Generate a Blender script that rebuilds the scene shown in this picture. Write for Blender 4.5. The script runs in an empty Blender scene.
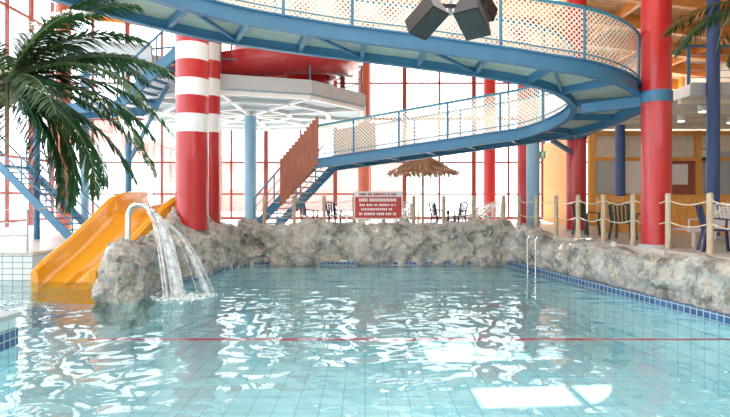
import bpy, bmesh, math, random
from mathutils import Vector, Matrix, noise
random.seed(7)
R=math.radians
S=bpy.context.scene
COL=S.collection
try:
    S.view_settings.view_transform='Standard'
    S.view_settings.look='None'
except Exception as e: print(e)

# ------------------------------------------------------------ materials
def mat(name,col,rough=.5,metal=0,var=.12,vscale=3,bump=0,bscale=20,emit=0,spec=.5,coat=0):
    m=bpy.data.materials.new(name); m.use_nodes=True
    n=m.node_tree.nodes; l=m.node_tree.links; b=n['Principled BSDF']
    b.inputs['Roughness'].default_value=rough; b.inputs['Metallic'].default_value=metal
    b.inputs['Specular IOR Level'].default_value=spec
    if coat: b.inputs['Coat Weight'].default_value=coat
    tc=n.new('ShaderNodeTexCoord'); nz=n.new('ShaderNodeTexNoise'); nz.inputs['Scale'].default_value=vscale; nz.inputs['Detail'].default_value=4
    l.new(tc.outputs['Object'],nz.inputs['Vector'])
    r=n.new('ShaderNodeValToRGB'); r.color_ramp.elements[0].position=.3; r.color_ramp.elements[1].position=.7
    c=col
    r.color_ramp.elements[0].color=(c[0]*(1-var),c[1]*(1-var),c[2]*(1-var),1)
    r.color_ramp.elements[1].color=(min(1,c[0]*(1+var)),min(1,c[1]*(1+var)),min(1,c[2]*(1+var)),1)
    l.new(nz.outputs['Fac'],r.inputs['Fac']); l.new(r.outputs['Color'],b.inputs['Base Color'])
    if emit:
        l.new(r.outputs['Color'],b.inputs['Emission Color']); b.inputs['Emission Strength'].default_value=emit
    if bump:
        nb=n.new('ShaderNodeTexNoise'); nb.inputs['Scale'].default_value=bscale; nb.inputs['Detail'].default_value=5
        l.new(tc.outputs['Object'],nb.inputs['Vector'])
        bp=n.new('ShaderNodeBump'); bp.inputs['Strength'].default_value=bump; bp.inputs['Distance'].default_value=.03
        l.new(nb.outputs['Fac'],bp.inputs['Height']); l.new(bp.outputs['Normal'],b.inputs['Normal'])
    return m

def tile_mat(name,c1,c2,mortar,size=.3,rough=.25,plane='XY',ms=.03,h=None):
    m=bpy.data.materials.new(name); m.use_nodes=True
    n=m.node_tree.nodes; l=m.node_tree.links; b=n['Principled BSDF']
    b.inputs['Roughness'].default_value=rough
    tc=n.new('ShaderNodeTexCoord'); sx=n.new('ShaderNodeSeparateXYZ'); cx=n.new('ShaderNodeCombineXYZ')
    l.new(tc.outputs['Object'],sx.inputs[0])
    a,bb=plane
    if a=='S':
        ad=n.new('ShaderNodeMath'); ad.operation='ADD'; l.new(sx.outputs['X'],ad.inputs[0]); l.new(sx.outputs['Y'],ad.inputs[1]); l.new(ad.outputs[0],cx.inputs[0])
    else: l.new(sx.outputs[a],cx.inputs[0])
    l.new(sx.outputs[bb],cx.inputs[1])
    br=n.new('ShaderNodeTexBrick'); br.offset=0; br.inputs['Scale'].default_value=1
    br.inputs['Brick Width'].default_value=size; br.inputs['Row Height'].default_value=h or size
    br.inputs['Mortar Size'].default_value=size*ms; br.inputs['Color1'].default_value=(*c1,1); br.inputs['Color2'].default_value=(*c2,1); br.inputs['Mortar'].default_value=(*mortar,1)
    l.new(cx.outputs[0],br.inputs['Vector']); l.new(br.outputs['Color'],b.inputs['Base Color'])
    return m

def wood_mat(name,c1,c2,scale=(1,12,12),rough=.5,plank=0):
    m=bpy.data.materials.new(name); m.use_nodes=True
    n=m.node_tree.nodes; l=m.node_tree.links; b=n['Principled BSDF']
    b.inputs['Roughness'].default_value=rough
    tc=n.new('ShaderNodeTexCoord'); mp=n.new('ShaderNodeMapping'); mp.inputs['Scale'].default_value=scale
    nz=n.new('ShaderNodeTexNoise'); nz.inputs['Scale'].default_value=2; nz.inputs['Detail'].default_value=6
    l.new(tc.outputs['Object'],mp.inputs[0]); l.new(mp.outputs[0],nz.inputs['Vector'])
    r=n.new('ShaderNodeValToRGB'); r.color_ramp.elements[0].position=.3; r.color_ramp.elements[1].position=.7
    r.color_ramp.elements[0].color=(*c1,1); r.color_ramp.elements[1].color=(*c2,1)
    l.new(nz.outputs['Fac'],r.inputs['Fac'])
    if plank:
        br=n.new('ShaderNodeTexBrick'); br.inputs['Scale'].default_value=1; br.inputs['Brick Width'].default_value=3; br.inputs['Row Height'].default_value=plank
        br.inputs['Mortar Size'].default_value=.012; br.inputs['Color1'].default_value=(1,1,1,1); br.inputs['Color2'].default_value=(.82,.82,.82,1); br.inputs['Mortar'].default_value=(.35,.3,.3,1)
        l.new(tc.outputs['Object'],br.inputs['Vector'])
        mx=n.new('ShaderNodeMixRGB'); mx.blend_type='MULTIPLY'; mx.inputs[0].default_value=1
        l.new(r.outputs['Color'],mx.inputs[1]); l.new(br.outputs['Color'],mx.inputs[2]); l.new(mx.outputs[0],b.inputs['Base Color'])
    else: l.new(r.outputs['Color'],b.inputs['Base Color'])
    return m

def rock_mat():
    m=bpy.data.materials.new('artificial_rock'); m.use_nodes=True
    n=m.node_tree.nodes; l=m.node_tree.links; b=n['Principled BSDF']; b.inputs['Roughness'].default_value=.65
    tc=n.new('ShaderNodeTexCoord')
    nz=n.new('ShaderNodeTexNoise'); nz.inputs['Scale'].default_value=2.1; nz.inputs['Detail'].default_value=10; nz.inputs['Roughness'].default_value=.72
    l.new(tc.outputs['Object'],nz.inputs['Vector'])
    r=n.new('ShaderNodeValToRGB'); e=r.color_ramp.elements
    e[0].position=.28; e[0].color=(.12,.11,.09,1); e[1].position=.68; e[1].color=(.92,.90,.85,1)
    x=e.new(.40); x.color=(.30,.27,.22,1); x=e.new(.47); x.color=(.42,.45,.45,1); x=e.new(.54); x.color=(.62,.55,.44,1); x=e.new(.60); x.color=(.58,.63,.63,1)
    l.new(nz.outputs['Fac'],r.inputs['Fac'])
    vo=n.new('ShaderNodeTexVoronoi'); vo.feature='DISTANCE_TO_EDGE'; vo.inputs['Scale'].default_value=1.9
    n2=n.new('ShaderNodeTexNoise'); n2.inputs['Scale'].default_value=2.5; n2.inputs['Detail'].default_value=4
    l.new(tc.outputs['Object'],n2.inputs['Vector'])
    va=n.new('ShaderNodeVectorMath'); va.operation='MULTIPLY_ADD'; va.inputs[1].default_value=(1,1,1)
    l.new(n2.outputs['Color'],va.inputs[0]); l.new(tc.outputs['Object'],va.inputs[2]); l.new(va.outputs[0],vo.inputs['Vector'])
    r2=n.new('ShaderNodeValToRGB'); r2.color_ramp.elements[0].color=(.35,.32,.3,1); r2.color_ramp.elements[1].position=.04; r2.color_ramp.elements[1].color=(1,1,1,1)
    l.new(vo.outputs['Distance'],r2.inputs['Fac'])
    mx=n.new('ShaderNodeMixRGB'); mx.blend_type='MULTIPLY'; mx.inputs[0].default_value=.6
    l.new(r.outputs[0],mx.inputs[1]); l.new(r2.outputs[0],mx.inputs[2]); l.new(mx.outputs[0],b.inputs['Base Color'])
    bn=n.new('ShaderNodeTexNoise'); bn.inputs['Scale'].default_value=7; bn.inputs['Detail'].default_value=9; bn.inputs['Roughness'].default_value=.6
    l.new(tc.outputs['Object'],bn.inputs['Vector'])
    bp=n.new('ShaderNodeBump'); bp.inputs['Strength'].default_value=1; bp.inputs['Distance'].default_value=.10
    l.new(bn.outputs['Fac'],bp.inputs['Height']); l.new(bp.outputs[0],b.inputs['Normal'])
    return m

def water_mat():
    m=bpy.data.materials.new('pool_water_surface'); m.use_nodes=True
    n=m.node_tree.nodes; l=m.node_tree.links; n.clear()
    out=n.new('ShaderNodeOutputMaterial'); tr=n.new('ShaderNodeBsdfTransparent'); tr.inputs[0].default_value=(.70,.925,.965,1)
    gl=n.new('ShaderNodeBsdfGlossy'); gl.inputs['Roughness'].default_value=.025; gl.inputs['Color'].default_value=(1,1,1,1)
    fr=n.new('ShaderNodeFresnel'); fr.inputs['IOR'].default_value=1.4
    tc=n.new('ShaderNodeTexCoord')
    a=n.new('ShaderNodeTexNoise'); a.inputs['Scale'].default_value=1.4; a.inputs['Detail'].default_value=1.2; a.inputs['Distortion'].default_value=.4
    b=n.new('ShaderNodeTexNoise'); b.inputs['Scale'].default_value=4.5; b.inputs['Detail'].default_value=0
    l.new(tc.outputs['Object'],a.inputs['Vector']); l.new(tc.outputs['Object'],b.inputs['Vector'])
    ad=n.new('ShaderNodeMath'); ad.operation='MULTIPLY_ADD'; ad.inputs[1].default_value=.18
    l.new(b.outputs['Fac'],ad.inputs[0]); l.new(a.outputs['Fac'],ad.inputs[2])
    bp=n.new('ShaderNodeBump'); bp.inputs['Strength'].default_value=1; bp.inputs['Distance'].default_value=.055
    l.new(ad.outputs[0],bp.inputs['Height'])
    l.new(bp.outputs[0],gl.inputs['Normal']); l.new(bp.outputs[0],fr.inputs['Normal'])
    mx=n.new('ShaderNodeMixShader'); l.new(fr.outputs[0],mx.inputs[0]); l.new(tr.outputs[0],mx.inputs[1]); l.new(gl.outputs[0],mx.inputs[2])
    l.new(mx.outputs[0],out.inputs[0]); return m

def glass_mat():
    m=bpy.data.materials.new('window_glass'); m.use_nodes=True
    n=m.node_tree.nodes; l=m.node_tree.links; n.clear()
    out=n.new('ShaderNodeOutputMaterial'); tr=n.new('ShaderNodeBsdfTransparent'); tr.inputs[0].default_value=(.97,.985,.98,1)
    gl=n.new('ShaderNodeBsdfGlossy'); gl.inputs['Roughness'].default_value=.02
    mx=n.new('ShaderNodeMixShader'); mx.inputs[0].default_value=.05
    l.new(tr.outputs[0],mx.inputs[1]); l.new(gl.outputs[0],mx.inputs[2]); l.new(mx.outputs[0],out.inputs[0]); return m

def net_mat(name,col,k=9,cover=.3):
    m=bpy.data.materials.new(name); m.use_nodes=True
    n=m.node_tree.nodes; l=m.node_tree.links; b=n['Principled BSDF']; b.inputs['Base Color'].default_value=(*col,1); b.inputs['Roughness'].default_value=.8
    out=n['Material Output']
    uv=n.new('ShaderNodeUVMap'); sx=n.new('ShaderNodeSeparateXYZ'); l.new(uv.outputs[0],sx.inputs[0])
    def M(op,a,bv):
        x=n.new('ShaderNodeMath'); x.operation=op
        for i,v in enumerate((a,bv)):
            if v is None: continue
            if isinstance(v,(int,float)): x.inputs[i].default_value=v
            else: l.new(v,x.inputs[i])
        return x.outputs[0]
    s=M('ADD',sx.outputs[0],sx.outputs[1]); d=M('SUBTRACT',sx.outputs[0],sx.outputs[1])
    ls=[]
    for q in (s,d):
        f=M('FRACT',M('MULTIPLY',q,k),None); ls.append(M('LESS_THAN',f,cover))
    al=M('MAXIMUM',ls[0],ls[1])
    tr=n.new('ShaderNodeBsdfTransparent'); mx=n.new('ShaderNodeMixShader')
    l.new(al,mx.inputs[0]); l.new(tr.outputs[0],mx.inputs[1]); l.new(b.outputs[0],mx.inputs[2]); l.new(mx.outputs[0],out.inputs[0])
    return m

def stream_mat():
    m=bpy.data.materials.new('falling_water'); m.use_nodes=True
    n=m.node_tree.nodes; l=m.node_tree.links; b=n['Principled BSDF']
    b.inputs['Base Color'].default_value=(.95,.98,1,1); b.inputs['Roughness'].default_value=.2
    tc=n.new('ShaderNodeTexCoord'); nz=n.new('ShaderNodeTexNoise'); nz.inputs['Scale'].default_value=9; l.new(tc.outputs['Object'],nz.inputs['Vector'])
    mr=n.new('ShaderNodeMapRange'); mr.inputs[1].default_value=.35; mr.inputs[2].default_value=.6; mr.inputs[3].default_value=.3; mr.inputs[4].default_value=.9
    l.new(nz.outputs['Fac'],mr.inputs[0]); l.new(mr.outputs[0],b.inputs['Alpha'])
    return m

BLUE=mat('blue_steel_paint',(.045,.18,.32),.4,var=.08)
TEAL=mat('teal_steel_paint',(.05,.22,.32),.4,var=.08)
DBLUE=mat('dark_blue_paint',(.03,.08,.24),.4)
LBLUE=mat('light_blue_paint',(.28,.50,.66),.45,var=.06)
RED=mat('red_column_paint',(.50,.02,.025),.28,var=.06,coat=.3)
DRED=mat('dark_red_frame',(.24,.045,.035),.45)
WHITE=mat('white_paint',(.84,.84,.83),.4,var=.03)
CREAM=mat('cream_panel',(.78,.72,.60),.6,var=.08)
DECKU=mat('ramp_underside_boards',(.52,.50,.45),.7,var=.10)
GREY=mat('grey_metal',(.46,.50,.53),.4,var=.05)
PLATF=mat('platform_underside',(.44,.56,.64),.5,var=.06)
CHROME=mat('chrome',(.8,.82,.85),.12,1,var=.02)
YEL=mat('yellow_slide_fibreglass',(.80,.34,.012),.25,var=.06,coat=.4)
SRED=mat('red_slide_fibreglass',(.46,.02,.025),.25,coat=.4)
ORANGE=wood_mat('orange_wood',(.74,.32,.05),(.86,.45,.12),(8,8,1.2))
CEILW=wood_mat('ceiling_wood',(.62,.38,.19),(.78,.54,.31),(1,10,10),.55,plank=.14)
GLULAM=wood_mat('glulam_beam',(.62,.22,.04),(.78,.34,.09),(.8,8,8))
BROWNW=wood_mat('brown_boards',(.26,.07,.035),(.40,.13,.07),(8,8,1))
POSTW=wood_mat('fence_post_wood',(.46,.36,.24),(.66,.55,.40),(10,10,1.5),.7)
ROPE=mat('rope',(.70,.64,.50),.8)
NET=net_mat('rail_netting',(.88,.84,.74),9,.35)
ROCK=rock_mat(); WATER=water_mat(); GLASS=glass_mat(); STREAM=stream_mat()
FOAM=mat('foam',(.95,.98,1),.5,var=.02)
FLOORT=tile_mat('pool_floor_tiles',(.84,.93,.93),(.79,.90,.90),(.54,.72,.75),.35,ms=.035)
WALLT=tile_mat('pool_wall_tiles',(.70,.86,.89),(.64,.82,.86),(.42,.62,.70),.25,plane='SZ',h=.25,ms=.05)
BLUET=tile_mat('blue_edge_tiles',(.02,.08,.20),(.05,.15,.32),(.40,.48,.54),.12,plane='SZ',ms=.08)
WHITET=tile_mat('white_wall_tiles',(.80,.82,.82),(.76,.79,.80),(.35,.42,.5),.25,plane='XZ',ms=.05,h=.15)
DECKT=tile_mat('deck_tiles',(.64,.60,.54),(.60,.56,.51),(.42,.4,.37),.3,rough=.35)
BLACK=mat('black_plastic',(.012,.012,.014),.45)
GREENC=mat('dark_green_plastic',(.012,.05,.045),.35)
NAVYC=mat('navy_plastic',(.015,.03,.10),.35)
WHITEC=mat('white_plastic',(.85,.85,.85),.35,var=.02)
LEAF=mat('palm_leaf',(.022,.065,.018),.5,var=.5,vscale=4,spec=.3)
LEAFB=mat('palm_rachis',(.10,.15,.045),.5)
TRUNK=mat('palm_trunk',(.22,.17,.12),.9,var=.4,vscale=12,bump=.8)
THATCH=wood_mat('thatch',(.22,.12,.075),(.42,.27,.16),(14,14,2),.9)
REDROPE=mat('red_lane_rope',(.72,.03,.06),.4)
GREENS=mat('exit_green',(.01,.30,.10),.4,emit=.3)
SNOW=mat('pale_ground',(.70,.69,.67),.9,var=.06,vscale=.3)
PINK=mat('faded_red_render',(.55,.30,.27),.7,var=.1)
PALE=mat('pale_render',(.6,.6,.6),.7)
LAMP=mat('lamp_glow',(1,.85,.6),.5,emit=8)
FRED=mat('faded_red_column',(.45,.12,.07),.4)

# ------------------------------------------------------------ mesh builder
class MB:
    def __init__(s): s.v=[];s.f=[];s.m=[];s.uv={};s.mats=[]
    def mi(s,m):
        if m not in s.mats: s.mats.append(m)
        return s.mats.index(m)
    def add(s,vs,fs,m):
        o=len(s.v); s.v+= [tuple(v) for v in vs]; k=s.mi(m)
        for f in fs: s.f.append([i+o for i in f]); s.m.append(k)
    def box(s,c,d,m,rot=None,taper=1):
        c=Vector(c); x,y,z=[q/2 for q in d]
        vs=[Vector((a*x*(taper if cc>0 else 1),b*y*(taper if cc>0 else 1),cc*z)) for cc in(-1,1) for a,b in((-1,-1),(1,-1),(1,1),(-1,1))]
        if rot is not None: vs=[rot@v for v in vs]
        s.add([v+c for v in vs],[(0,3,2,1),(4,5,6,7),(0,1,5,4),(1,2,6,5),(2,3,7,6),(3,0,4,7)],m)
    def beam(s,a,b,w,h,m):
        a=Vector(a);b=Vector(b);d=(b-a).normalized(); up=Vector((0,0,1))
        if abs(d.z)>.99: up=Vector((0,1,0))
        sd=d.cross(up).normalized(); u=sd.cross(d)
        vs=[p+sd*i*w/2+u*j*h/2 for p in(a,b) for i,j in((-1,-1),(1,-1),(1,1),(-1,1))]
        s.add(vs,[(0,3,2,1),(4,5,6,7),(0,1,5,4),(1,2,6,5),(2,3,7,6),(3,0,4,7)],m)
    def tube(s,pts,r,m,seg=10,caps=True):
        pts=[Vector(p) for p in pts]; rr=r if isinstance(r,(list,tuple)) else [r]*len(pts)
        rings=[]; prev=None
        for i,p in enumerate(pts):
            d=(pts[min(i+1,len(pts)-1)]-pts[max(i-1,0)]).normalized()
            if prev is None:
                prev=d.orthogonal().normalized()
            prev=(prev-d*prev.dot(d)).normalized(); q=d.cross(prev)
            rings.append([p+(prev*math.cos(t)+q*math.sin(t))*rr[i] for t in [2*math.pi*k/seg for k in range(seg)]])
        fs=[]
        for i in range(len(pts)-1):
            for k in range(seg):
                a=i*seg+k;b=i*seg+(k+1)%seg; fs.append((a,b,b+seg,a+seg))
        if caps: fs.append(tuple(range(seg))[::-1]); o=(len(pts)-1)*seg; fs.append(tuple(range(o,o+seg)))
        s.add([v for r_ in rings for v in r_],fs,m)
    def cyl(s,a,b,r,m,seg=20,r2=None): s.tube([a,b],[r,r if r2 is None else r2],m,seg)
    def sweep(s,pts,prof,m,closed=True,nrm=None):
        pts=[Vector(p) for p in pts]; n=len(prof); vs=[]
        for i,p in enumerate(pts):
            N=nrm[i] if nrm else hn(pts,i)
            vs+=[p+N*u+Vector((0,0,v)) for u,v in prof]
        fs=[]
        for i in range(len(pts)-1):
            for k in range(n if closed else n-1):
                a=i*n+k;b=i*n+(k+1)%n; fs.append((a,b,b+n,a+n))
        if closed: fs.append(tuple(range(n))[::-1]); o=(len(pts)-1)*n; fs.append(tuple(range(o,o+n)))
        s.add(vs,fs,m)
    def sphere(s,c,r,m,seg=10,rings=6,sc=(1,1,1)):
        vs=[];fs=[]
        for i in range(rings+1):
            ph=math.pi*i/rings
            for k in range(seg):
                t=2*math.pi*k/seg; vs.append((c[0]+r*sc[0]*math.sin(ph)*math.cos(t),c[1]+r*sc[1]*math.sin(ph)*math.sin(t),c[2]+r*sc[2]*math.cos(ph)))
        for i in range(rings):
            for k in range(seg):
                a=i*seg+k;b=i*seg+(k+1)%seg; fs.append((a,a+seg,b+seg,b))
        s.add(vs,fs,m)
    def build(s,name,parent=None,smooth=True,recalc=True,ang=35,uvf=None):
        me=bpy.data.meshes.new(name); me.from_pydata(s.v,[],s.f)
        for m in s.mats: me.materials.append(m)
        me.polygons.foreach_set('material_index',s.m)
        if recalc:
            bm=bmesh.new(); bm.from_mesh(me); bmesh.ops.recalc_face_normals(bm,faces=bm.faces[:]); bm.to_mesh(me); bm.free()
        if smooth:
            me.polygons.foreach_set('use_smooth',[True]*len(me.polygons))
            try: me.set_sharp_from_angle(angle=R(ang))
            except Exception: pass
        me.update()
        ob=bpy.data.objects.new(name,me); COL.objects.link(ob)
        if parent: ob.parent=parent
        return ob
def hn(pts,i):
    d=pts[min(i+1,len(pts)-1)]-pts[max(i-1,0)]; d.z=0; d.normalize(); return Vector((-d.y,d.x,0))
def catmull(P,k=8):
    P=[Vector(p) for p in P]; out=[]
    for i in range(len(P)-1):
        p0=P[max(i-1,0)];p1=P[i];p2=P[i+1];p3=P[min(i+2,len(P)-1)]
        for j in range(k):
            t=j/k; out.append(.5*((2*p1)+(p2-p0)*t+(2*p0-5*p1+4*p2-p3)*t*t+(3*p1-p0-3*p2+p3)*t**3))
    out.append(P[-1]); return out
def resample(P,step):
    out=[P[0].copy()];acc=0
    for a,b in zip(P[:-1],P[1:]):
        L=(b-a).length; t=step-acc
        while t<=L: out.append(a.lerp(b,t/L)); t+=step
        acc=(acc+L)%step if L>0 else acc
    return out
def strip_uv(name,pts,z0,z1,m,parent=None):
    vs=[];fs=[];us=[];u=0
    for i,p in enumerate(pts):
        if i:u+=(p-pts[i-1]).length
        vs+=[p+Vector((0,0,z0)),p+Vector((0,0,z1))]; us+=[(u,0),(u,z1-z0)]
    for i in range(len(pts)-1): fs.append((2*i,2*i+2,2*i+3,2*i+1))
    me=bpy.data.meshes.new(name); me.from_pydata(vs,[],fs); me.materials.append(m)
    uv=me.uv_layers.new(name='UVMap')
    for lp in me.loops: uv.data[lp.index].uv=us[lp.vertex_index]
    ob=bpy.data.objects.new(name,me); COL.objects.link(ob)
    if parent: ob.parent=parent
    return ob

# ------------------------------------------------------------ camera, light
cam=bpy.data.cameras.new('camera'); co=bpy.data.objects.new('camera',cam); COL.objects.link(co)
co.location=(0,0,2); co.rotation_euler=(R(90),0,0); cam.sensor_width=36; cam.lens=560*36/730; cam.shift_y=-8.5/730
cam.clip_end=300; S.camera=co
w=bpy.data.worlds.new('sky'); S.world=w; w.use_nodes=True; n=w.node_tree.nodes
bg=n['Background']; bg.inputs[0].default_value=(.90,.96,1,1); bg.inputs[1].default_value=4.1
su=bpy.data.lights.new('sun','SUN'); su.energy=17; su.angle=R(.6); su.color=(1,.97,.92)
so=bpy.data.objects.new('sun',su); COL.objects.link(so); so.location=(3,40,30)
so.rotation_euler=Vector((-.10,-.57,-.82)).to_track_quat('-Z','Y').to_euler()

# ------------------------------------------------------------ pool
def plane(name,x0,x1,y0,y1,z,m):
    b=MB(); b.add([(x0,y0,z),(x1,y0,z),(x1,y1,z),(x0,y1,z)],[(0,1,2,3)],m); return b.build(name,smooth=False,recalc=False)
b=MB(); b.box((-6,7,-1.25),(30,24,.1),FLOORT); b.build('floor',smooth=False)
plane('pool_water',-20,8,2.6,18.2,0,WATER)
b=MB(); b.box((0,-2.8,-.4),(32,10.8,1.4),DECKT); b.build('deck_near',smooth=False)

RL=[Vector((4.35,17.3,0)),Vector((4.75,15.2,0)),Vector((5.3,12,0)),Vector((5.84,9,0)),Vector((6.3,6,0)),Vector((6.6,2.4,0))]
rp=resample(catmull(RL,10),.12)
b=MB(); b.sweep(rp,[(0.0,-1.3),(0.0,.13),(.35,.13),(.35,-1.3)],WALLT)
b.sweep(rp,[(-.015,-.02),(-.015,.15),(.34,.15),(.34,-.02)],BLUET)
tr=b.build('pool_wall_right',smooth=False)
lp_=[Vector((-4.62,11.5,0)),Vector((-4.42,12.5,0)),Vector((-4.1,14.5,0)),Vector((-3.65,17.3,0))]
lpp=resample(catmull(lp_,8),.2)
b=MB(); b.sweep(lpp,[(0.0,-1.3),(0.0,-.02),(.25,-.02),(.25,-1.3)],WALLT); b.sweep(lpp,[(-.01,-.02),(-.01,.15),(.25,.15),(.25,-.02)],BLUET)
b.build('pool_wall_left',smooth=False)
b=MB(); b.box((.35,17.55,-.55),(8.3,.5,1.4),WALLT); b.box((.35,17.28,.04),(8.1,.06,.1),BLUET); b.build('pool_wall_back',smooth=False)

# rocks
def rock_sheet(name,rows,step=.11,amp=.17,seed=0,rel=None):
    n=len(rows[0])
    cols=[catmull([r[k] for r in rows],10) for k in range(n)]
    m=len(cols[0]); grid=[]
    for i in range(m):
        line=[cols[k][i] for k in range(n)]
        grid.append(line)
    L=max(sum((g[k+1]-g[k]).length for k in range(n-1)) for g in grid); np_=int(L/step)
    fine=[]
    for g in grid:
        T=[0]
        for k in range(n-1): T.append(T[-1]+max((g[k+1]-g[k]).length,1e-4))
        row=[]
        for j in range(np_+1):
            t=T[-1]*j/np_; k=max(0,min(n-2,next((q for q in range(n-1) if T[q+1]>=t-1e-6),n-2)))
            row.append(g[k].lerp(g[k+1],(t-T[k])/(T[k+1]-T[k])))
        fine.append(row)
    Ls=sum((fine[i+1][np_//2]-fine[i][np_//2]).length for i in range(m-1)); nn=int(Ls/step)
    rowsf=[]
    for j in range(nn+1):
        t=(m-1)*j/nn; i=min(int(t),m-2); rowsf.append([fine[i][k].lerp(fine[i+1][k],t-i) for k in range(np_+1)])
    vs=[];fs=[]; W=np_+1
    for i,row in enumerate(rowsf):
        for k,p in enumerate(row):
            a=rowsf[min(i+1,nn)][k]-rowsf[max(i-1,0)][k]; c=row[min(k+1,np_)]-row[max(k-1,0)]
            N=a.cross(c); N=N.normalized() if N.length>1e-6 else Vector((0,0,1))
            q=p+Vector((seed,seed*2,0)); q=q+noise.noise_vector(q*1.3)*.35
            dd,pp=noise.voronoi(q*1.25); cell=pp[0]; tl=noise.cell_vector(cell*7.3)
            h=(q*1.25-cell).dot(Vector(tl)*1.4-Vector((.7,.7,.7)))*.9
            dd2,pp2=noise.voronoi(q*3.1); t2=Vector(noise.cell_vector(pp2[0]*5.1))*1.4-Vector((.7,.7,.7))
            h+=(q*3.1-pp2[0]).dot(t2)*.5
            h+=noise.fractal(q*3.2,1,2,5)*.35-.1
            vs.append(p+N*max(-.9,min(.9,h))*amp+noise.noise_vector(q*1.7)*amp*.4)
    for i in range(nn):
        for k in range(np_):
            a=i*W+k; fs.append((a,a+1,a+1+W,a+W))
    b=MB(); b.add(vs,fs,ROCK); return b.build(name,smooth=True,recalc=False,ang=28)
def cols(y,xl,xr,z,zs,bz=.02):
    w=xr-xl
    return [Vector(p) for p in ((xl,y,-.5),(xl,y,.1*z),(xl+.06*w,y,.7*z),(xl+.2*w,y,z*.97),(xl+.45*w,y,z),(xl+.65*w,y,zs+(z-zs)*.4),(xl+.88*w,y,zs*.95),(xr-.03,y,zs*.5),(xr+.03,y,.1),(xr+.03,y,bz))]
rows=[cols(10.7,-5.1,-4.7,-.4,-.4,-.5),cols(10.9,-5.3,-4.5,.75,.7,-.5),cols(11.3,-5.42,-4.42,1.08,1.0,-.5),cols(12.0,-5.5,-4.45,1.15,1.05,-.1),cols(13.2,-5.55,-4.28,1.1,.95),cols(14.2,-5.55,-4.1,1.45,.95),cols(15,-5.5,-4.0,1.85,1.05),cols(16,-5.6,-3.85,1.75,1.15),cols(17,-5.5,-3.65,1.5,1.1),cols(18,-5.5,-3.5,1.3,1.1)]
for r in rows: r.reverse()
ro=rock_sheet('rock_outcrop',rows,.065,.19,3)
rows=[]
for x,z in ((-4.0,1.3),(-3,1.15),(-2.2,1.2),(-1,1.28),(0,1.2),(1,1.25),(2.2,1.2),(3.2,1.3),(4.1,1.3),(4.7,1.2)):
    rows.append([Vector(p) for p in ((x,17.3,-.02),(x,17.22,.10),(x,17.26,.6),(x,17.38,z*.92),(x,17.6,z),(x,18.2,z),(x,18.5,.8))])
rows=[r[::-1] for r in rows]
rk=rock_sheet('rock_wall_back',rows,.065,.23,9)
cp=catmull(RL,3); rows=[]
for i,p in enumerate(cp):
    N=hn(cp,i); z=.98+.05*math.sin(i*1.7)+(.15 if i<3 else -.04)
    if i==0: N=Vector((1,0,0))
    rows.append([p+N*u+Vector((0,0,v)) for u,v in ((.08,.1),(.05,.22),(.06,.55),(.14,z*.92),(.32,z),(.75,z),(.95,.85))])
rk2=rock_sheet('rock_wall_right',rows,.065,.18,21)

# decks
b=MB()
vs=[(p.x+.55,p.y,1.0) for p in cp]+[(15.8,2.4,1.0),(15.8,28,1.0),(-8.2,28,1.0),(-8.2,16.6,1.0),(-5.0,16.6,1.0),(-4.5,18.0,1.0),(4.7,18.0,1.0)]
nv=len(vs); b.add(vs+[(x,y,.4) for x,y,z in vs],[tuple(range(nv)),tuple(range(nv,2*nv))[::-1]]+[(i,(i+1)%nv,(i+1)%nv+nv,i+nv) for i in range(nv)],DECKT)
b.build('deck_back',smooth=False)
b=MB(); b.box((-11.8,21,-.3),(7.1,14.2,1.9),WHITET); b.box((-11.8,21,.67),(7.14,14.26,.06),DECKT); b.build('deck_left',smooth=False)
b=MB(); b.box((-8.8,6.65,-.42),(8,2.1,1.66),WALLT); b.box((-8.8,6.65,.13),(8.04,2.14,.24),BLUET); b.box((-8.8,6.65,.43),(8.1,2.2,.07),GREY); b.build('tiled_planter_kerb',smooth=False)
rows=[]
for x,z in ((-4.95,.55),(-5.15,.74),(-5.8,.8),(-6.5,1.0),(-8,1.0)):
    rows.append([Vector(p) for p in ((x,5.9,.45),(x,6.1,z*.9),(x,6.6,z),(x,7.3,z*.9),(x,7.6,.45))])
rock_sheet('planter_rock',[r[::-1] for r in rows],.09,.08,33)

def rope_line(name,pts,r=.012,m=REDROPE):
    b=MB(); b.tube(pts,r,m,6); return b.build(name)
rope_line('lane_rope',[(-4.0+ i*.5,8.1,-.016) for i in range(20)],.015)
rope_line('lane_rope.001',[(-3.55,16.9,-.018),(4.2,16.9,-.018)],.016)
rope_line('lane_rope.002',[(4.1,16.9,-.018),(4.6,14.9,-.018),(5.15,12,-.018)],.012)

# ------------------------------------------------------------ building shell
def roofz(x): return 10-.12*x
b=MB()
X0,X1,YB=-15.5,16,28.2
xs=[X0+i*(X1-X0)/14 for i in range(15)]; ys=[2.5*i-9.3 for i in range(0,16)]
ys=[y for y in ys if y<28]+[28.5]
def panel(x0,x1,y0,y1):
    b.add([(x0,y0,roofz(x0)),(x1,y0,roofz(x1)),(x1,y1,roofz(x1)),(x0,y1,roofz(x0))],[(0,3,2,1)],CEILW)
for i in range(14):
    for j in range(len(ys)-1):
        xc=(xs[i]+xs[i+1])/2; yc=(ys[j]+ys[j+1])/2
        if -7<xc<4.7 and 0<yc<12: continue
        if 2.5<xc<7 and 15.7<yc<18.2:  # unseen roof slot, shaped so the sun lands as a patch on the pool floor
            x0=max(xs[i],3.15)
            if x0>xs[i]: panel(xs[i],x0,16.1,17.0)
            panel(xs[i],xs[i+1],ys[j],16.1); panel(xs[i],xs[i+1],17.0,ys[j+1]); continue
        if 2.5<xc<7 and 18.2<yc<20.7:  # second unseen opening, added for a broken sun patch farther back
            panel(xs[i],xs[i+1],20.4,ys[j+1]); continue
        panel(xs[i],xs[i+1],ys[j],ys[j+1])
b.build('ceiling',smooth=False,recalc=False)
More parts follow.
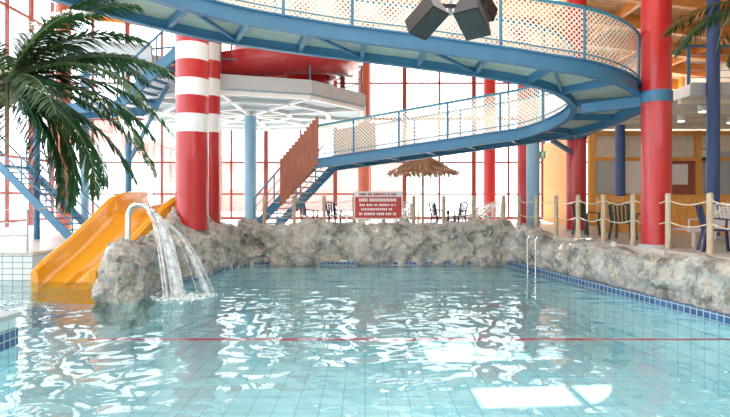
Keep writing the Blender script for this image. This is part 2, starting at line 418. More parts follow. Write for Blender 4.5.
for j,y in enumerate(ys):
    b=MB(); b.beam((X0,y,roofz(X0)-.25),(X1,y,roofz(X1)-.25),.22,.5,GLULAM); b.build('roof_beam')
b=MB()
for x in xs[1:-1]: b.beam((x,-9,roofz(x)-.16),(x,28.3,roofz(x)-.16),.16,.32,GLULAM)
b.build('roof_purlins')

b=MB()
yw=28.3
i=0; x=-15.5
while x<=13.0:
    thick=.2 if i%2==0 else .09
    b.box((x,yw,(1+roofz(x))/2),(thick,.14,roofz(x)-1),DRED); x+=1.75; i+=1
for z in (1.08,2.3,3.9,6.1,7.9): b.box((-1.2,yw,z),(28.5,.12,.15 if z in(1.08,6.1) else .08),DRED)
b.build('wall_back',smooth=False)
b=MB(); b.box((-1.2,yw+.02,4.8),(28.4,.02,7.6),GLASS); b.build('window_1',smooth=False)
b=MB(); y=-9
i=0
while y<28.4:
    b.box((-15.5,y,6.3),(.14,.22 if i%2==0 else .1,11),DRED); y+=1.75;i+=1
for z in (1.08,2.3,3.9,6.1,8.2,10.4): b.box((-15.5,9.5,z),(.12,38,.12),DRED)
b.build('wall_left',smooth=False)
b=MB(); b.box((16,9.5,4.6),(.2,38,8),CREAM)
for y in (-8,-4,0,4,8,12,16,20,24,28): b.box((15.85,y,4.6),(.2,.3,7.4),ORANGE)
b.build('wall_right',smooth=False)
b=MB(); b.box((0,-9.4,2.6),(31.5,.2,4.8),CREAM); b.box((0,-9.4,8.6),(31.5,.2,1.6),CREAM)  # unseen wall added behind the camera to hold back front light
for k in range(13): b.box((-15.4+k*2.57,-9.4,6.4),(.2,.2,3),DRED)
b.build('wall_front',smooth=False)

# outside
plane('ground',-80,80,28.5,150,.85,SNOW)
b=MB(); b.box((-9,62,3.35),(26,8,5.0),PINK); b.box((-9,62,6.0),(27,9,.4),PALE)
for k in range(8): b.box((-20+k*3.1,57.95,4.0),(1.6,.1,1.8),PALE)
b.build('outdoor_building',smooth=False)
b=MB(); pts=[(-13-3.4*math.cos(t),35+3*math.sin(t),6.0-t*.55) for t in [k*.25 for k in range(-4,18)]]
b.tube(pts,.75,PINK,14); 
for k in(2,9,16): p=pts[k]; b.cyl((p[0],p[1],.85),(p[0],p[1],p[2]-.6),.12,GREY,8)
b.build('outdoor_slide_tube')

# ------------------------------------------------------------ columns
def column(name,x,y,z0,r,m,z1=None,band=None):
    b=MB(); z1=z1 or roofz(x)-.3
    b.cyl((x,y,z0),(x,y,z1),r,m,28)
    b.cyl((x,y,z0),(x,y,z0+.06),r+.06,GREY,28)
    if band: b.cyl((x,y,band[0]),(x,y,band[1]),r+.02,BLUE,28)
    return b.build(name)
column('red_column',6.24,12.0,1.0,.3,RED,band=(4.08,4.32))
column('red_column',6.6,17.5,1.0,.3,RED,band=(3.9,4.1))
column('red_column',6.5,22.8,1.0,.3,RED)
column('red_column',6.1,27.4,1.0,.3,RED)
column('red_column',-.05,27.4,1.0,.3,FRED)
column('red_column',-7.3,27.4,1.0,.3,FRED)
column('red_column',-12.9,24,.7,.28,FRED)
column('blue_column',9.2,14.8,1.0,.16,DBLUE)
column('blue_column',9.2,20.2,1.0,.17,DBLUE,z1=4.7)
column('blue_column',5.7,19.0,1.0,.22,LBLUE,z1=4.6)
column('blue_column',7.6,25.0,1.0,.2,DBLUE)
def striped(x,y,z0,r,bands):
    b=MB(); bands=[z0]+bands; k=0
    for a,c in zip(bands[:-1],bands[1:]):
        b.cyl((x,y,a),(x,y,c),r,(RED if k%2==0 else WHITE),32); k+=1
    return b.build('striped_column')
s=.0268
Z=[2+(200-v)*s for v in (133,115,97,80,62,45,28,11)]
striped(-4.63,15.0,1.2,.43,Z+[roofz(-4.6)-.3])
Z=[2+(200-v)*.0304 for v in (133,115,97,80,62,45,28,11)]
striped(-4.72,17.0,1.0,.32,Z+[roofz(-4.6)-.3])

# ------------------------------------------------------------ ramp
up=catmull([(-7.2,6.6,5.85),(-5.1,9.3,5.55),(-3.2,10.9,5.36),(-1.2,11.62,5.2),(1,11.75,4.95),(2.8,11.7,4.68),(3.6,11.7,4.54)],10)
arc=[]
for k in range(1,40):
    a=R(-90+156*k/39); arc.append(Vector((3.6+2.2*math.cos(a),13.9+2.2*math.sin(a),4.54-.89*k/39)))
e0=arc[-1]; end=Vector((-1.3,18.5,3.0))
low=[e0.lerp(end,k/12) for k in range(1,13)]
C=resample(up+arc+low,.25); C.append(end)
N=[hn(C,i) for i in range(len(C))]
b=MB()
HW=.72
for sg in(-1,1):
    P=[c+n_*sg*HW for c,n_ in zip(C,N)]
    b.sweep(P,[(-.03,0),(.03,0),(.03,.30),(-.03,.30)],BLUE,nrm=N)
    b.sweep(P,[(-.08,0),(.08,0),(.08,.03),(-.08,.03)],BLUE,nrm=N)
    b.sweep(P,[(-.08,.28),(.08,.28),(.08,.31),(-.08,.31)],BLUE,nrm=N)
    b.sweep(P,[(-.025,1.32),(.025,1.32),(.025,1.38),(-.025,1.38)],TEAL,nrm=N)
    b.sweep(P,[(-.012,.42),(.012,.42),(.012,.445),(-.012,.445)],TEAL,nrm=N)
    for i in range(0,len(P),6):
        b.cyl(P[i]+Vector((0,0,.3)),P[i]+Vector((0,0,1.38)),.03,BLUE,8)
b.sweep(C,[(-.69,.20),(.69,.20),(.69,.26),(-.69,.26)],DECKU,nrm=N)
for i in range(2,len(C)-1,5):
    b.beam(C[i]-N[i]*.7+Vector((0,0,.12)),C[i]+N[i]*.7+Vector((0,0,.12)),.09,.16,BLUE)
for q,i in enumerate(range(2,len(C)-6,10)):
    b.beam(C[i]-N[i]*.68+Vector((0,0,.08)),C[i+5]+N[i+5]*.68+Vector((0,0,.08)),.06,.06,BLUE)
ramp=b.build('elevated_walkway')
for sg in(-1,1):
    strip_uv('netting_'+('inner' if sg>0 else 'outer'),[c+n_*sg*HW for c,n_ in zip(C,N)],.33,1.33,NET,ramp)
b=MB()
b.beam((6.24,12.0,4.15),(5.0,12.9,4.1),.12,.22,BLUE)
b.beam((6.6,17.5,4.0),(4.6,15.6,3.8),.14,.24,BLUE)
b.beam((6.6,17.5,3.4),(5.5,16.45,3.75),.09,.12,BLUE)
b.beam((6.6,17.5,4.0),(6.24,12.0,4.15),.14,.26,BLUE)
b.build('walkway_support_brackets')
for x,y,z in ((-1.2,11.62,5.5),(1.8,11.8,5.2)):
    b=MB()
    for dy in (-.72,.72): b.cyl((x,y+dy,z),(x,y+dy,roofz(x)-.3),.018,GREY,6)
    b.build('walkway_hanger_rods')
dr=Vector((-.913,.408,0)).normalized(); nr=Vector((-.408,-.913,0)).normalized()
b=MB(); top=Vector((-1.3,18.5,3.28)); run=2.35; H=2.28; ns=13
for sg in(-1,1):
    a=top+nr*sg*.7; bt=a+dr*run-Vector((0,0,H))
    b.beam(a-Vector((0,0,.12)),bt+Vector((0,0,.06)),.06,.28,BLUE)
    b.tube([a+Vector((0,0,1.05)),bt+Vector((0,0,1.05)),bt+Vector((0,0,0))],.028,BLUE,8)
    for t in(.0,.33,.66): q=a.lerp(bt,t); b.cyl(q,q+Vector((0,0,1.05)),.025,BLUE,8)
    for hgt in (.35,.7): b.tube([a+Vector((0,0,hgt)),bt+Vector((0,0,hgt))],.014,BLUE,6)
for k in range(ns):
    c=top+dr*(run*(k+.5)/ns)-Vector((0,0,H*(k+1)/ns))+Vector((0,0,.02))
    b.beam(c-nr*.68,c+nr*.68,.22,.04,GREY)
for k in range(13):
    t=-.04+k/12*.56; a=top+nr*.76; q=a+dr*run*t-Vector((0,0,H*t)); b.box(q+Vector((0,0,.5)),(.105,.03,1.55),BROWNW,Matrix.Rotation(math.atan2(dr.y,dr.x),3,'Z'))
st=b.build('walkway_stairs',smooth=False)
b=MB()
for k in range(14):
    q=end-dr*(.1+k*.105)-nr*.66; b.box(q+Vector((0,0,.85+k*.014)),(.09,.03,1.1),BROWNW,Matrix.Rotation(math.atan2(dr.y,dr.x),3,'Z'))
b.build('wooden_guard_panel',smooth=False)

# ------------------------------------------------------------ slide tower platform
cx,cy,pz=-4.5,22,5.4; PR=4.7
b=MB(); K=10
ring=lambda r,z:[(cx+r*math.cos(R(18+36*k)),cy+r*math.sin(R(18+36*k)),z) for k in range(K)]
v=ring(PR,pz)+ring(PR,pz+.5); b.add(v,[tuple(range(K))[::-1],tuple(range(K,2*K))]+[(k,(k+1)%K,(k+1)%K+K,k+K) for k in range(K)],PLATF)
for rr in (1.6,3.2,4.6):
    q=ring(rr,pz-.06)
    for k in range(K): b.beam(q[k],q[(k+1)%K],.16,.12,WHITE)
q=ring(4.6,pz-.06)
for k in range(K): b.beam((cx,cy,pz-.06),q[k],.14,.12,WHITE)
q=ring(PR+.03,pz+.25)
for k in range(K): b.beam(q[k],q[(k+1)%K],.06,.4,GREY)
q=ring(PR-.1,pz+1.5); q2=ring(PR-.1,pz+1.0)
for k in range(K):
    b.tube([q[k],q[(k+1)%K]],.03,TEAL,6); b.tube([q2[k],q2[(k+1)%K]],.02,TEAL,6); b.cyl((q[k][0],q[k][1],pz+.5),q[k],.03,TEAL,6)
b.cyl((cx,cy,1),(cx,cy,pz),.24,LBLUE,20)
b.build('slide_tower_platform',ang=30)
b=MB()
pts=[Vector((cx+.8+2.9*math.cos(t),cy-1.2+2.6*math.sin(t),6.3+.35*(t+2.8))) for t in [R(a) for a in range(-165,60,8)]]
prof=[(.75*math.cos(R(a)),.75*math.sin(R(a))) for a in range(180,361,18)]; prof=prof+[(.68*math.cos(R(a)),.68*math.sin(R(a))) for a in range(360,179,-18)]
b.sweep(pts,prof,SRED)
for k in (3,12,22): p=pts[k]; b.cyl((p.x,p.y,pz+.5),(p.x,p.y,p.z-.7),.1,DRED,10)
b.build('red_water_slide')
b=MB(); b.sweep([Vector((cx+1.2+2.0*math.cos(R(a)),cy+.6+2.0*math.sin(R(a)),0)) for a in range(180,361,12)],[(-.04,5.9),(.04,5.9),(.04,7.9),(-.04,7.9)],SRED)
b.build('slide_tower_cladding')
b=MB()
a=Vector((-4.9,16.4,6.9)); c=Vector((-7.6,17.2,4.9)); side=Vector((.25,.9,0)).normalized()
for sg in(0,1.2):
    b.beam(a+side*sg,c+side*sg,.08,.32,BLUE)
    b.beam(a+side*sg+Vector((0,0,1)),c+side*sg+Vector((0,0,1)),.05,.05,BLUE)
    for t in (0,.25,.5,.75,1): q=a.lerp(c,t)+side*sg; b.cyl(q,q+Vector((0,0,1)),.025,BLUE,8)
for k in range(12): q=a.lerp(c,(k+.5)/12)+Vector((0,0,.05)); b.beam(q,q+side*1.2,.2,.04,BLUE)
b.beam(c,c+Vector((-3.5,1,0)),.1,.3,BLUE); b.beam(c+side*1.2,c+Vector((-3.5,1,0))+side*1.2,.1,.3,BLUE)
b.box(c+Vector((-1.9,1.2,.1)),(3.6,1.3,.06),GREY,Matrix.Rotation(-.28,3,'Z'))
b.beam(c+Vector((0,0,1)),c+Vector((-3.5,1,1)),.05,.05,BLUE)
b.cyl((-7.6,18.0,.7),(-7.6,18.0,4.9),.1,BLUE,12); b.cyl((-10.9,18.6,.7),(-10.9,18.6,4.9),.1,BLUE,12)
b.beam((-7.6,18,3.2),(-6.2,17.6,5.6),.08,.1,BLUE)
b.build('tower_stairs')
b=MB(); pts=catmull([(-12.5,21,7.9),(-10,20,7.6),(-7.9,19,7.0),(-6.6,18.6,6.8)],8)
prof=[(.8*math.cos(R(a)),.8*math.sin(R(a))) for a in range(170,371,20)]+[(.72*math.cos(R(a)),.72*math.sin(R(a))) for a in range(370,169,-20)]
b.sweep(pts,prof,GREY); b.cyl((-10,20,.7),(-10,20,6.85),.14,LBLUE,10); b.build('white_water_slide')
b=MB()
a=Vector((-12.2,18.6,3.2)); c=Vector((-9.2,17.6,.75)); side=Vector((.3,.95,0)).normalized()
for sg in(0,1.1):
    b.beam(a+side*sg,c+side*sg,.07,.26,BLUE)
    for h in(.5,1.0): b.beam(a+side*sg+Vector((0,0,h)),c+side*sg+Vector((0,0,h)),.04,.04,BLUE)
    for t in (0,.33,.66,1): q=a.lerp(c,t)+side*sg; b.cyl(q,q+Vector((0,0,1)),.025,BLUE,8)
for k in range(13): q=a.lerp(c,(k+.5)/13); b.beam(q,q+side*1.1,.22,.04,BLUE)
b.box((-13.4,19.4,3.15),(2.4,1.5,.12),BLUE); b.cyl((-13.2,19.3,.7),(-13.2,19.3,3.1),.1,BLUE,10)
b.build('side_stairs',smooth=False)
b=MB()
for x in (-13,-11.8,-10.6,-9.4,-8.5): b.cyl((x,14.1,.7),(x,14.1,1.75),.025,GREY,8)
for z in(1.1,1.42,1.75): b.tube([(-14,14.1,z),(-8.5,14.1,z)],.02,GREY,8)
b.tube([(-8.5,14.1,1.75),(-8.5,16.5,1.85)],.02,GREY,8)
b.build('handrail')

# ------------------------------------------------------------ yellow slide
Lf=catmull([(-8.0,13.55,-.15),(-7.9,13.9,.12),(-7.6,14.4,.55),(-7.25,15.0,1.15),(-7.0,15.6,1.65),(-6.85,16.4,1.8),(-6.8,17.3,1.82)],5)
Rt=catmull([(-6.55,13.45,-.15),(-6.4,13.8,.1),(-6.05,14.3,.5),(-5.7,14.95,1.1),(-5.35,15.6,1.6),(-5.2,16.4,1.78),(-5.2,17.3,1.8)],5)
prof=[(-.06,-.35),(-.06,.42),(0.0,.46),(.05,.42),(.07,.12),(.14,.02),(.44,0),(.47,.10),(.53,.10),(.56,0),(.86,.02),(.93,.12),(.95,.42),(1.0,.46),(1.06,.42),(1.06,-.35)]
vs=[];n_=len(prof)
for l_,r_ in zip(Lf,Rt):
    for u,v in prof:
        p=l_.lerp(r_,u); vs.append(p+Vector((0,0,v)))
fs=[]
for i in range(len(Lf)-1):
    for k in range(n_): a=i*n_+k;c=i*n_+(k+1)%n_; fs.append((a,c,c+n_,a+n_))
fs+= [tuple(range(n_))[::-1],tuple(range((len(Lf)-1)*n_,len(Lf)*n_))]
b=MB(); b.add(vs,fs,YEL); b.build('yellow_water_slide',ang=50)

# ------------------------------------------------------------ spout + water
b=MB()
sp=catmull([(-4.95,11.7,.8),(-4.95,11.7,1.5),(-4.93,11.69,1.72),(-4.82,11.67,1.88),(-4.62,11.64,1.90),(-4.47,11.62,1.80)],8)
b.tube(sp,.055,CHROME,14); b.cyl((-4.95,11.7,.95),(-4.95,11.7,1.12),.09,CHROME,16)
b.tube([(-4.47,11.62,1.80),(-4.40,11.61,1.72)],[.055,.10],CHROME,14)
b.build('water_spout')
b=MB()
for k in range(60):
    u=random.gauss(0,1); w_=random.gauss(0,1)
    vx=1.0+.09*u; vy=-.3+.12*w_; p0=Vector((-4.42+.03*u,11.6+.05*w_,1.74)); T=math.sqrt(2*1.74/9.8)
    pts=[];rr=[]
    for q in range(13):
        t=T*q/12; pts.append(p0+Vector((vx*t,vy*t,-4.9*t*t))); rr.append(.006+.010*q/12)
    b.tube(pts,rr,STREAM,5)
for k in range(22):
    u=random.gauss(0,1); w_=random.gauss(0,1)
    vx=1.75+.12*u; vy=.2+.15*w_; p0=Vector((-4.3,11.65,1.55)); T=math.sqrt(2*1.55/9.8)
    b.tube([p0+Vector((vx*T*q/10,vy*T*q/10,-4.9*(T*q/10)**2)) for q in range(2,11)],[.003+.006*q/10 for q in range(9)],STREAM,4)
b.build('falling_water_jet')
b=MB()
for k in range(240):
    a=random.random()*6.28; r=abs(random.gauss(0,.28)); s_=random.uniform(.01,.045)
    b.sphere((-3.85+r*math.cos(a),11.45+r*math.sin(a),random.uniform(0,.03)+max(0,.12-r)*random.random()*1.2),s_,FOAM,6,4,(1,1,.6))
for k in range(60):
    a=random.random()*6.28; r=abs(random.gauss(0,.18)); s_=random.uniform(.008,.025)
    b.sphere((-3.3+r*math.cos(a),11.75+r*math.sin(a),.01),s_,FOAM,6,4,(1,1,.5))
b.build('splash_foam')

# ------------------------------------------------------------ fences
def fence(name,posts,z0s,h=1.1):
    b=MB(); tops=[]
    for (x,y),z0 in zip(posts,z0s):
        b.cyl((x,y,z0),(x,y,z0+h-.03),.06,POSTW,12); b.cyl((x,y,z0+h-.03),(x,y,z0+h),.06,POSTW,12,r2=.03)
    for k in range(len(posts)-1):
        a=Vector((*posts[k],z0s[k]));c=Vector((*posts[k+1],z0s[k+1]))
        for hh in (h*.88,h*.5):
            pts=[a.lerp(c,t/8)+Vector((0,0,hh-.10*4*(t/8)*(1-t/8))) for t in range(9)]
            b.tube(pts,.013,ROPE,6)
    return b.build(name)
def rx(d): return 4.75+(17.6-d)*.2235
P=[];d=17.6
while d>7.2: P.append((rx(d)+.1,d)); d-=1.02
fence('rope_fence',P,[1.0]*len(P),1.14)
P=[(-3.3+.98*k,18.35) for k in range(9)]
fence('rope_fence',P,[1.0]*len(P),1.15)
b=MB()
for o in(0,.45):
    y=15.3+o; x=4.72-(y-15.3)*.2
    b.tube([(x-.06,y,-.8),(x-.06,y,.9),(x+.0,y,1.02),(x+.2,y,1.1),(x+.42,y,1.06)],.02,CHROME,10)
for z in(-.6,-.3,0): b.box((4.62,15.52,z),(.08,.45,.03),CHROME)
b.build('pool_ladder')

# ------------------------------------------------------------ chairs
def armchair(x,y,rot,m,z=1.0):
    b=MB()
    b.box((0,0,.42),(.46,.44,.03),m)
    for sx in(-1,1):
        b.beam((sx*.22,.20,.42),(sx*.26,.28,0),.05,.05,m); b.beam((sx*.22,-.2,.42),(sx*.25,-.24,0),.05,.05,m)
        b.tube([(sx*.23,.21,.42),(sx*.25,.30,.85)],.022,m,8)
        b.beam((sx*.26,-.2,.62),(sx*.27,.25,.66),.06,.025,m); b.beam((sx*.24,-.2,.42),(sx*.26,-.22,.63),.04,.04,m)
    for k in range(5):
        xx=(k-2)*.09; b.beam((xx,.21,.44),(xx*1.1,.31,.86),.055,.015,m)
    b.tube([(-.25,.30,.85),(-.15,.32,.90),(0,.325,.915),(.15,.32,.90),(.25,.30,.85)],.025,m,8)
    ob=b.build('plastic_armchair'); ob.location=(x,y,z); ob.rotation_euler=(0,0,rot); return ob
def lounger(x,y,rot,m,z=1.0):
    b=MB()
    for sx in(-1,1):
        b.beam((sx*.3,-.9,.34),(sx*.3,.35,.34),.05,.05,m); b.beam((sx*.3,.3,.34),(sx*.3,.95,.82),.05,.05,m)
        for yy in(-.75,.3): b.beam((sx*.3,yy,.34),(sx*.3,yy,0),.05,.05,m)
        b.beam((sx*.3,.75,.66),(sx*.3,.6,.0),.04,.04,m); b.tube([(sx*.32,-.1,.34),(sx*.34,-.1,.55),(sx*.34,.45,.58)],.02,m,6)
    for k in range(14): b.box((0,-.87+k*.09,.36),(.58,.06,.02),m)
    for k in range(8): t=k/7; b.beam((-.29,.33+.6*t,.37+.45*t),(.29,.33+.6*t,.37+.45*t),.06,.02,m)
    ob=b.build('sun_lounger'); ob.location=(x,y,z); ob.rotation_euler=(0,0,rot); return ob
for x,y,r,m in ((6.55,14.2,2.4,GREENC),(7.3,14.8,-2.0,GREENC),(6.3,15.9,.5,GREENC),(6.85,10.9,1.2,NAVYC),(7.5,10.9,-.6,NAVYC),(8.9,13.6,2.0,WHITEC),(8.0,11.5,.5,WHITEC),
    (1.55,19.6,.4,WHITEC),(2.6,19.4,1.0,NAVYC),(3.2,19.6,-1.2,NAVYC),(-1.2,20.5,.5,NAVYC),(-2.0,20.4,2,NAVYC),(.9,21,1.5,WHITEC),(4.5,19.2,-.5,WHITEC)):
    armchair(x,y,r,m)
for x,y,r in ((3.9,21.4,-1.1),(4.6,23.6,-1.2),(-.6,23,1.2),(1.2,24.4,-1.3),(7.6,12.5,-1.2)): lounger(x,y,r,WHITEC)
b=MB(); b.cyl((3.75,19.3,1.70),(3.75,19.3,1.74),.42,WHITEC,24); b.cyl((3.75,19.3,1.0),(3.75,19.3,1.7),.04,WHITEC,10); b.cyl((3.75,19.3,1.0),(3.75,19.3,1.04),.25,WHITEC,16); b.build('round_table')
b=MB(); px,py=2.35,22.8
b.cyl((px,py,1),(px,py,3.75),.06,POSTW,12)
for L_,(r0,z0,r1,z1) in enumerate(((1.45,3.17,.75,3.5),(.95,3.4,.03,3.85))):
    for k in range(110):
        a=2*math.pi*k/110+random.uniform(-.03,.03); rr=r0+random.uniform(-.1,.1); zz=z0+random.uniform(-.08,.03); w_=.045
        ca,sa=math.cos(a),math.sin(a); t=Vector((-sa,ca,0))*w_
        A=Vector((px+ca*rr,py+sa*rr,zz)); B=Vector((px+ca*r1*.6,py+sa*r1*.6,z1+.05))
        D=A+Vector((ca*.03,sa*.03,-.14))
        b.add([D-t,D+t,A+t*1.2,A-t*1.2,B+t*.5,B-t*.5],[(0,1,2,3),(3,2,4,5)],THATCH)
for k in range(8):
    a=k*math.pi/4; b.beam((px,py,3.68),(px+1.35*math.cos(a),py+1.35*math.sin(a),3.15),.04,.05,POSTW)
b.build('thatched_parasol',recalc=False)

# sign
b=MB(); sx_,sy_=.43,18.15
b.box((sx_,sy_,1.83),(1.56,.03,.90),WHITE); b.box((sx_,sy_-.02,1.76),(1.50,.012,.68),RED)
for k in (-.6,.6): b.cyl((sx_+k,sy_+.04,1.0),(sx_+k,sy_+.04,2.2),.025,GREY,8)
random.seed(3)
def textrow(z,h,m,x0,x1):
    x=x0
    while x<x1-.06:
        w_=random.choice((.03,.045,.05)); b.box((x+w_/2,sy_-.03,z),(w_,.008,h),m); x+=w_+.018+(.04 if random.random()<.2 else 0)
textrow(2.185,.07,RED,sx_-.62,sx_+.62)
textrow(2.00,.10,WHITE,sx_-.62,sx_+.62); textrow(1.84,.07,WHITE,sx_-.6,sx_+.6); textrow(1.70,.07,WHITE,sx_-.55,sx_+.55); textrow(1.55,.08,WHITE,sx_-.62,sx_+.6)
b.build('warning_sign',smooth=False)

# exit sign
b=MB(); ex,ey,ez=6.35,20.5,3.65
b.box((ex,ey,ez),(.5,.06,.26),GREENS); b.beam((ex,ey,ez+.13),(ex,ey,ez+.6),.02,.02,GREY); b.beam((ex,ey,ez+.6),(ex+.15,22.6,ez+.6),.03,.03,GREY)
yy=ey-.036; b.sphere((ex+.02,yy,ez+.08),.022,WHITE); b.beam((ex+.01,yy,ez+.05),(ex-.01,yy,ez-.02),.01,.035,WHITE)
b.beam((ex-.01,yy,ez-.02),(ex+.05,yy,ez-.06),.01,.02,WHITE); b.beam((ex+.05,yy,ez-.06),(ex+.04,yy,ez-.11),.01,.02,WHITE); b.beam((ex-.01,yy,ez-.02),(ex-.06,yy,ez-.1),.01,.02,WHITE)
b.beam((ex,yy,ez+.04),(ex+.07,yy,ez+.02),.01,.018,WHITE); b.beam((ex,yy,ez+.04),(ex-.06,yy,ez+.0),.01,.018,WHITE)
b.box((ex+.15,yy,ez),(.09,.01,.19),WHITE)
b.build('exit_sign')

# ------------------------------------------------------------ right side
b=MB(); b.box((12.3,21,4.95),(7.2,12,.3),WHITE); b.box((12.3,14.98,4.97),(7.2,.06,.34),GREY)
for k in range(7): b.box((12.3,15.6+k*1.8,4.74),(7.1,.16,.14),CREAM)
for k in range(7): b.cyl((8.75+k*1.15,15.1,5.1),(8.75+k*1.15,15.1,6.15),.025,BLUE,8)
for z in(5.3,5.5,5.7,5.9): b.tube([(8.7,15.1,z),(15.8,15.1,z)],.012,GREY,6)
b.tube([(8.7,15.1,6.15),(15.8,15.1,6.15)],.03,BLUE,8); b.tube([(8.7,15.1,6.15),(8.7,26.9,6.15)],.03,BLUE,8)
for k in range(11): b.cyl((8.7,15.1+k*1.15,5.1),(8.7,15.1+k*1.15,6.15),.025,BLUE,8)
b.build('mezzanine_gallery',smooth=False)
b=MB(); ysf=22
b.box((12,ysf,2.85),(6.4,.15,3.7),CREAM)
for x in (8.85,10.0,11.5,13.0,14.6): b.box((x,ysf-.1,2.85),(.24,.2,3.7),ORANGE)
for z in (1.1,2.15,3.6,4.6): b.box((12,ysf-.1,z),(6.4,.16,.14),ORANGE)
b.box((9.42,ysf-.1,2.9),(.85,.02,1.25),GREY); b.box((10.75,ysf-.1,2.9),(1.2,.03,1.25),WHITE); b.box((12.3,ysf-.1,2.6),(1.1,.04,1.9),BROWNW)
b.box((12.3,ysf-.13,3.0),(.6,.03,.8),WHITE); b.cyl((13.25,ysf-.12,3.75),(13.25,ysf-.18,3.75),.22,WHITE,24); b.cyl((13.25,ysf-.1,3.75),(13.25,ysf-.15,3.75),.26,RED,24)
b.box((13.8,ysf-.1,2.6),(1.1,.04,2.6),GREY); b.box((11.1,ysf-.13,1.6),(2.6,.05,.9),YEL)
b.box((8.65,24.5,2.85),(.15,4.8,3.7),ORANGE)
b.build('kiosk_front',smooth=False)
b=MB(); 
for k in range(26):
    x=7.3+k*.16; b.box((x,17.3,1.52),(.145,.04,1.04),ORANGE)
b.box((9.3,17.33,2.08),(4.2,.12,.07),ORANGE); b.box((9.3,17.36,1.2),(4.2,.06,.1),ORANGE)
for x in(7.25,8.6,10,11.4): b.box((x,17.36,1.55),(.1,.1,1.1),ORANGE)
b.build('wooden_barrier',smooth=False)
for x,y in ((10,16.6),(10.5,18.6),(12,16.8),(12.4,19)):
    b=MB(); b.cyl((x,y,4.62),(x,y,4.80),.12,WHITE,16); b.cyl((x,y,4.60),(x,y,4.63),.10,LAMP,16); b.build('ceiling_downlight')

# ------------------------------------------------------------ speakers
mat('speaker_grille',(.03,.03,.033),.6,var=.2,vscale=60)
def speaker(parts,c,rx_,ry,rz,s=1):
    M=Matrix.Rotation(rz,3,'Z')@Matrix.Rotation(rx_,3,'X')@Matrix.Rotation(ry,3,'Y')
    c=Vector(c)
    w_,d_,h=.36*s,.30*s,.52*s
    vs=[M@Vector(p)+c for p in ((-w_/2,-d_/2,-h/2),(w_/2,-d_/2,-h/2),(w_*.3,d_/2,-h/2),(-w_*.3,d_/2,-h/2),(-w_/2,-d_/2,h/2),(w_/2,-d_/2,h/2),(w_*.3,d_/2,h/2),(-w_*.3,d_/2,h/2))]
    parts.add(vs,[(0,3,2,1),(4,5,6,7),(0,1,5,4),(1,2,6,5),(2,3,7,6),(3,0,4,7)],BLACK)
    G=bpy.data.materials['speaker_grille']
    for zz,r in((-.1*s,.14*s),(.15*s,.07*s)):
        parts.cyl(M@Vector((0,-d_/2-.003,zz))+c,M@Vector((0,-d_/2-.02,zz))+c,r,G,20)
    parts.box(c+M@Vector((0,-d_/2-.012,0)),(w_*.94,.012,h*.94),G,M)
b=MB()
speaker(b,(.86,8,4.62),R(55),R(10),R(35),1.0); speaker(b,(1.55,8,4.62),R(60),R(-8),R(-25),1.05); speaker(b,(1.75,8.5,4.98),R(50),0,R(-50),1.0)
b.cyl((1.25,8.2,4.7),(1.25,8.2,9.35),.03,GREY,10); b.beam((.8,8.1,4.82),(1.8,8.2,4.82),.05,.05,BLACK)
b.build('loudspeaker_cluster',smooth=False)

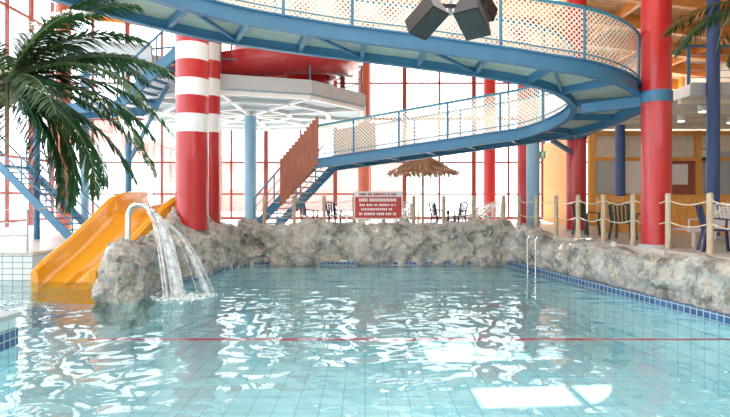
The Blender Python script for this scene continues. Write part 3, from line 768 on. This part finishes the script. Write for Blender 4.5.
# ------------------------------------------------------------ palms
def palm(name,crown,base,nf,L,seed,azs=None,ll=.42,lw=.012):
    random.seed(seed); b=MB(); crown=Vector(crown); base=Vector(base)
    mid=(crown+base)/2+Vector((-.25 if base.x<crown.x else .25,0,.1))
    tp=catmull([base,mid,crown],10); b.tube(tp,[.15-.05*i/20+.012*(i%2) for i in range(len(tp))],TRUNK,14)
    b.sphere(crown,.16,TRUNK,10,6,(1,1,1.3))
    if azs: nf=len(azs)
    for f in range(nf):
        az=(2*math.pi*f/nf*1.0+random.uniform(-.25,.25)) if azs is None else azs[f][0]
        el=random.uniform(-.1,1.1) if azs is None else azs[f][1]
        Lf_=L*random.uniform(.9,1.1) if azs is None else L*azs[f][2]; p=crown+Vector((0,0,.08)); seg=30; pts=[p.copy()]; dirs=[]
        dro=random.uniform(.9,1.35)
        for i in range(seg):
            t=i/seg; e=el-dro*t**1.3; d_=Vector((math.cos(az)*math.cos(e),math.sin(az)*math.cos(e),math.sin(e))); dirs.append(d_); p=p+d_*Lf_/seg; pts.append(p.copy())
        b.tube(pts,[.018*(1-i/(seg+2))+.003 for i in range(seg+1)],LEAFB,6)
        sd=Vector((-math.sin(az),math.cos(az),0))
        for i in range(3,seg):
            for sub in(0,.5):
                t=(i+sub)/seg; q=pts[i].lerp(pts[i+1],sub); d_=dirs[i]; u=sd.cross(d_)
                ln=ll*(math.sin(math.pi*min(1,t*.85+.12))**.6)*random.uniform(.8,1.1)
                for sg in(-1,1):
                    jit=Vector((random.uniform(-.12,.12),random.uniform(-.12,.12),random.uniform(-.12,.12)))
                    o=(sd*sg*.75+d_*.7+Vector((0,0,-1))*.12+jit).normalized(); o2=(o+Vector((0,0,-.5))).normalized()
                    wv=(o.cross(Vector((0,0,1)))).normalized()*lw+Vector((0,0,.005))
                    m1=q+o*ln*.5; e1=m1+o2*ln*.5
                    b.add([q-wv*.5,q+wv*.5,m1+wv,m1-wv,e1],[(0,1,2,3),(3,2,4)],LEAF)
    return b.build(name,recalc=False,ang=60)
palm('palm_tree',(-4.15,6.5,3.3),(-6.0,6.9,.9),0,1.95,5,[(.1,1.05,.95),(.35,.6,1),(-.25,.35,1),(-.7,.1,.8),(-.05,.05,.95),(.9,.7,1),(-1.3,.5,.9),(-1.0,-.3,.7),(1.5,.9,1),(1.3,-.1,.9),(2.2,.7,1),(3,.6,.9),(-2,.4,.9),(-2.6,.9,1),(3.6,.2,.9),(.4,-.3,.95),(.6,.15,.95),(-.5,.8,.9),(.2,-.6,.9),(-.1,-.35,.95),(.5,-.8,.8),(.05,.8,.9),(.0,.45,1),(.2,-.1,1.05),(.8,-.3,.9),(1.1,-.7,.9),(1.6,-.5,.9),(.9,1.2,1.0),(.3,.25,1.05)],.46)
palm('palm_tree',(6.55,9.0,5.15),(7.6,9.0,1.0),20,1.7,12,None,.45)
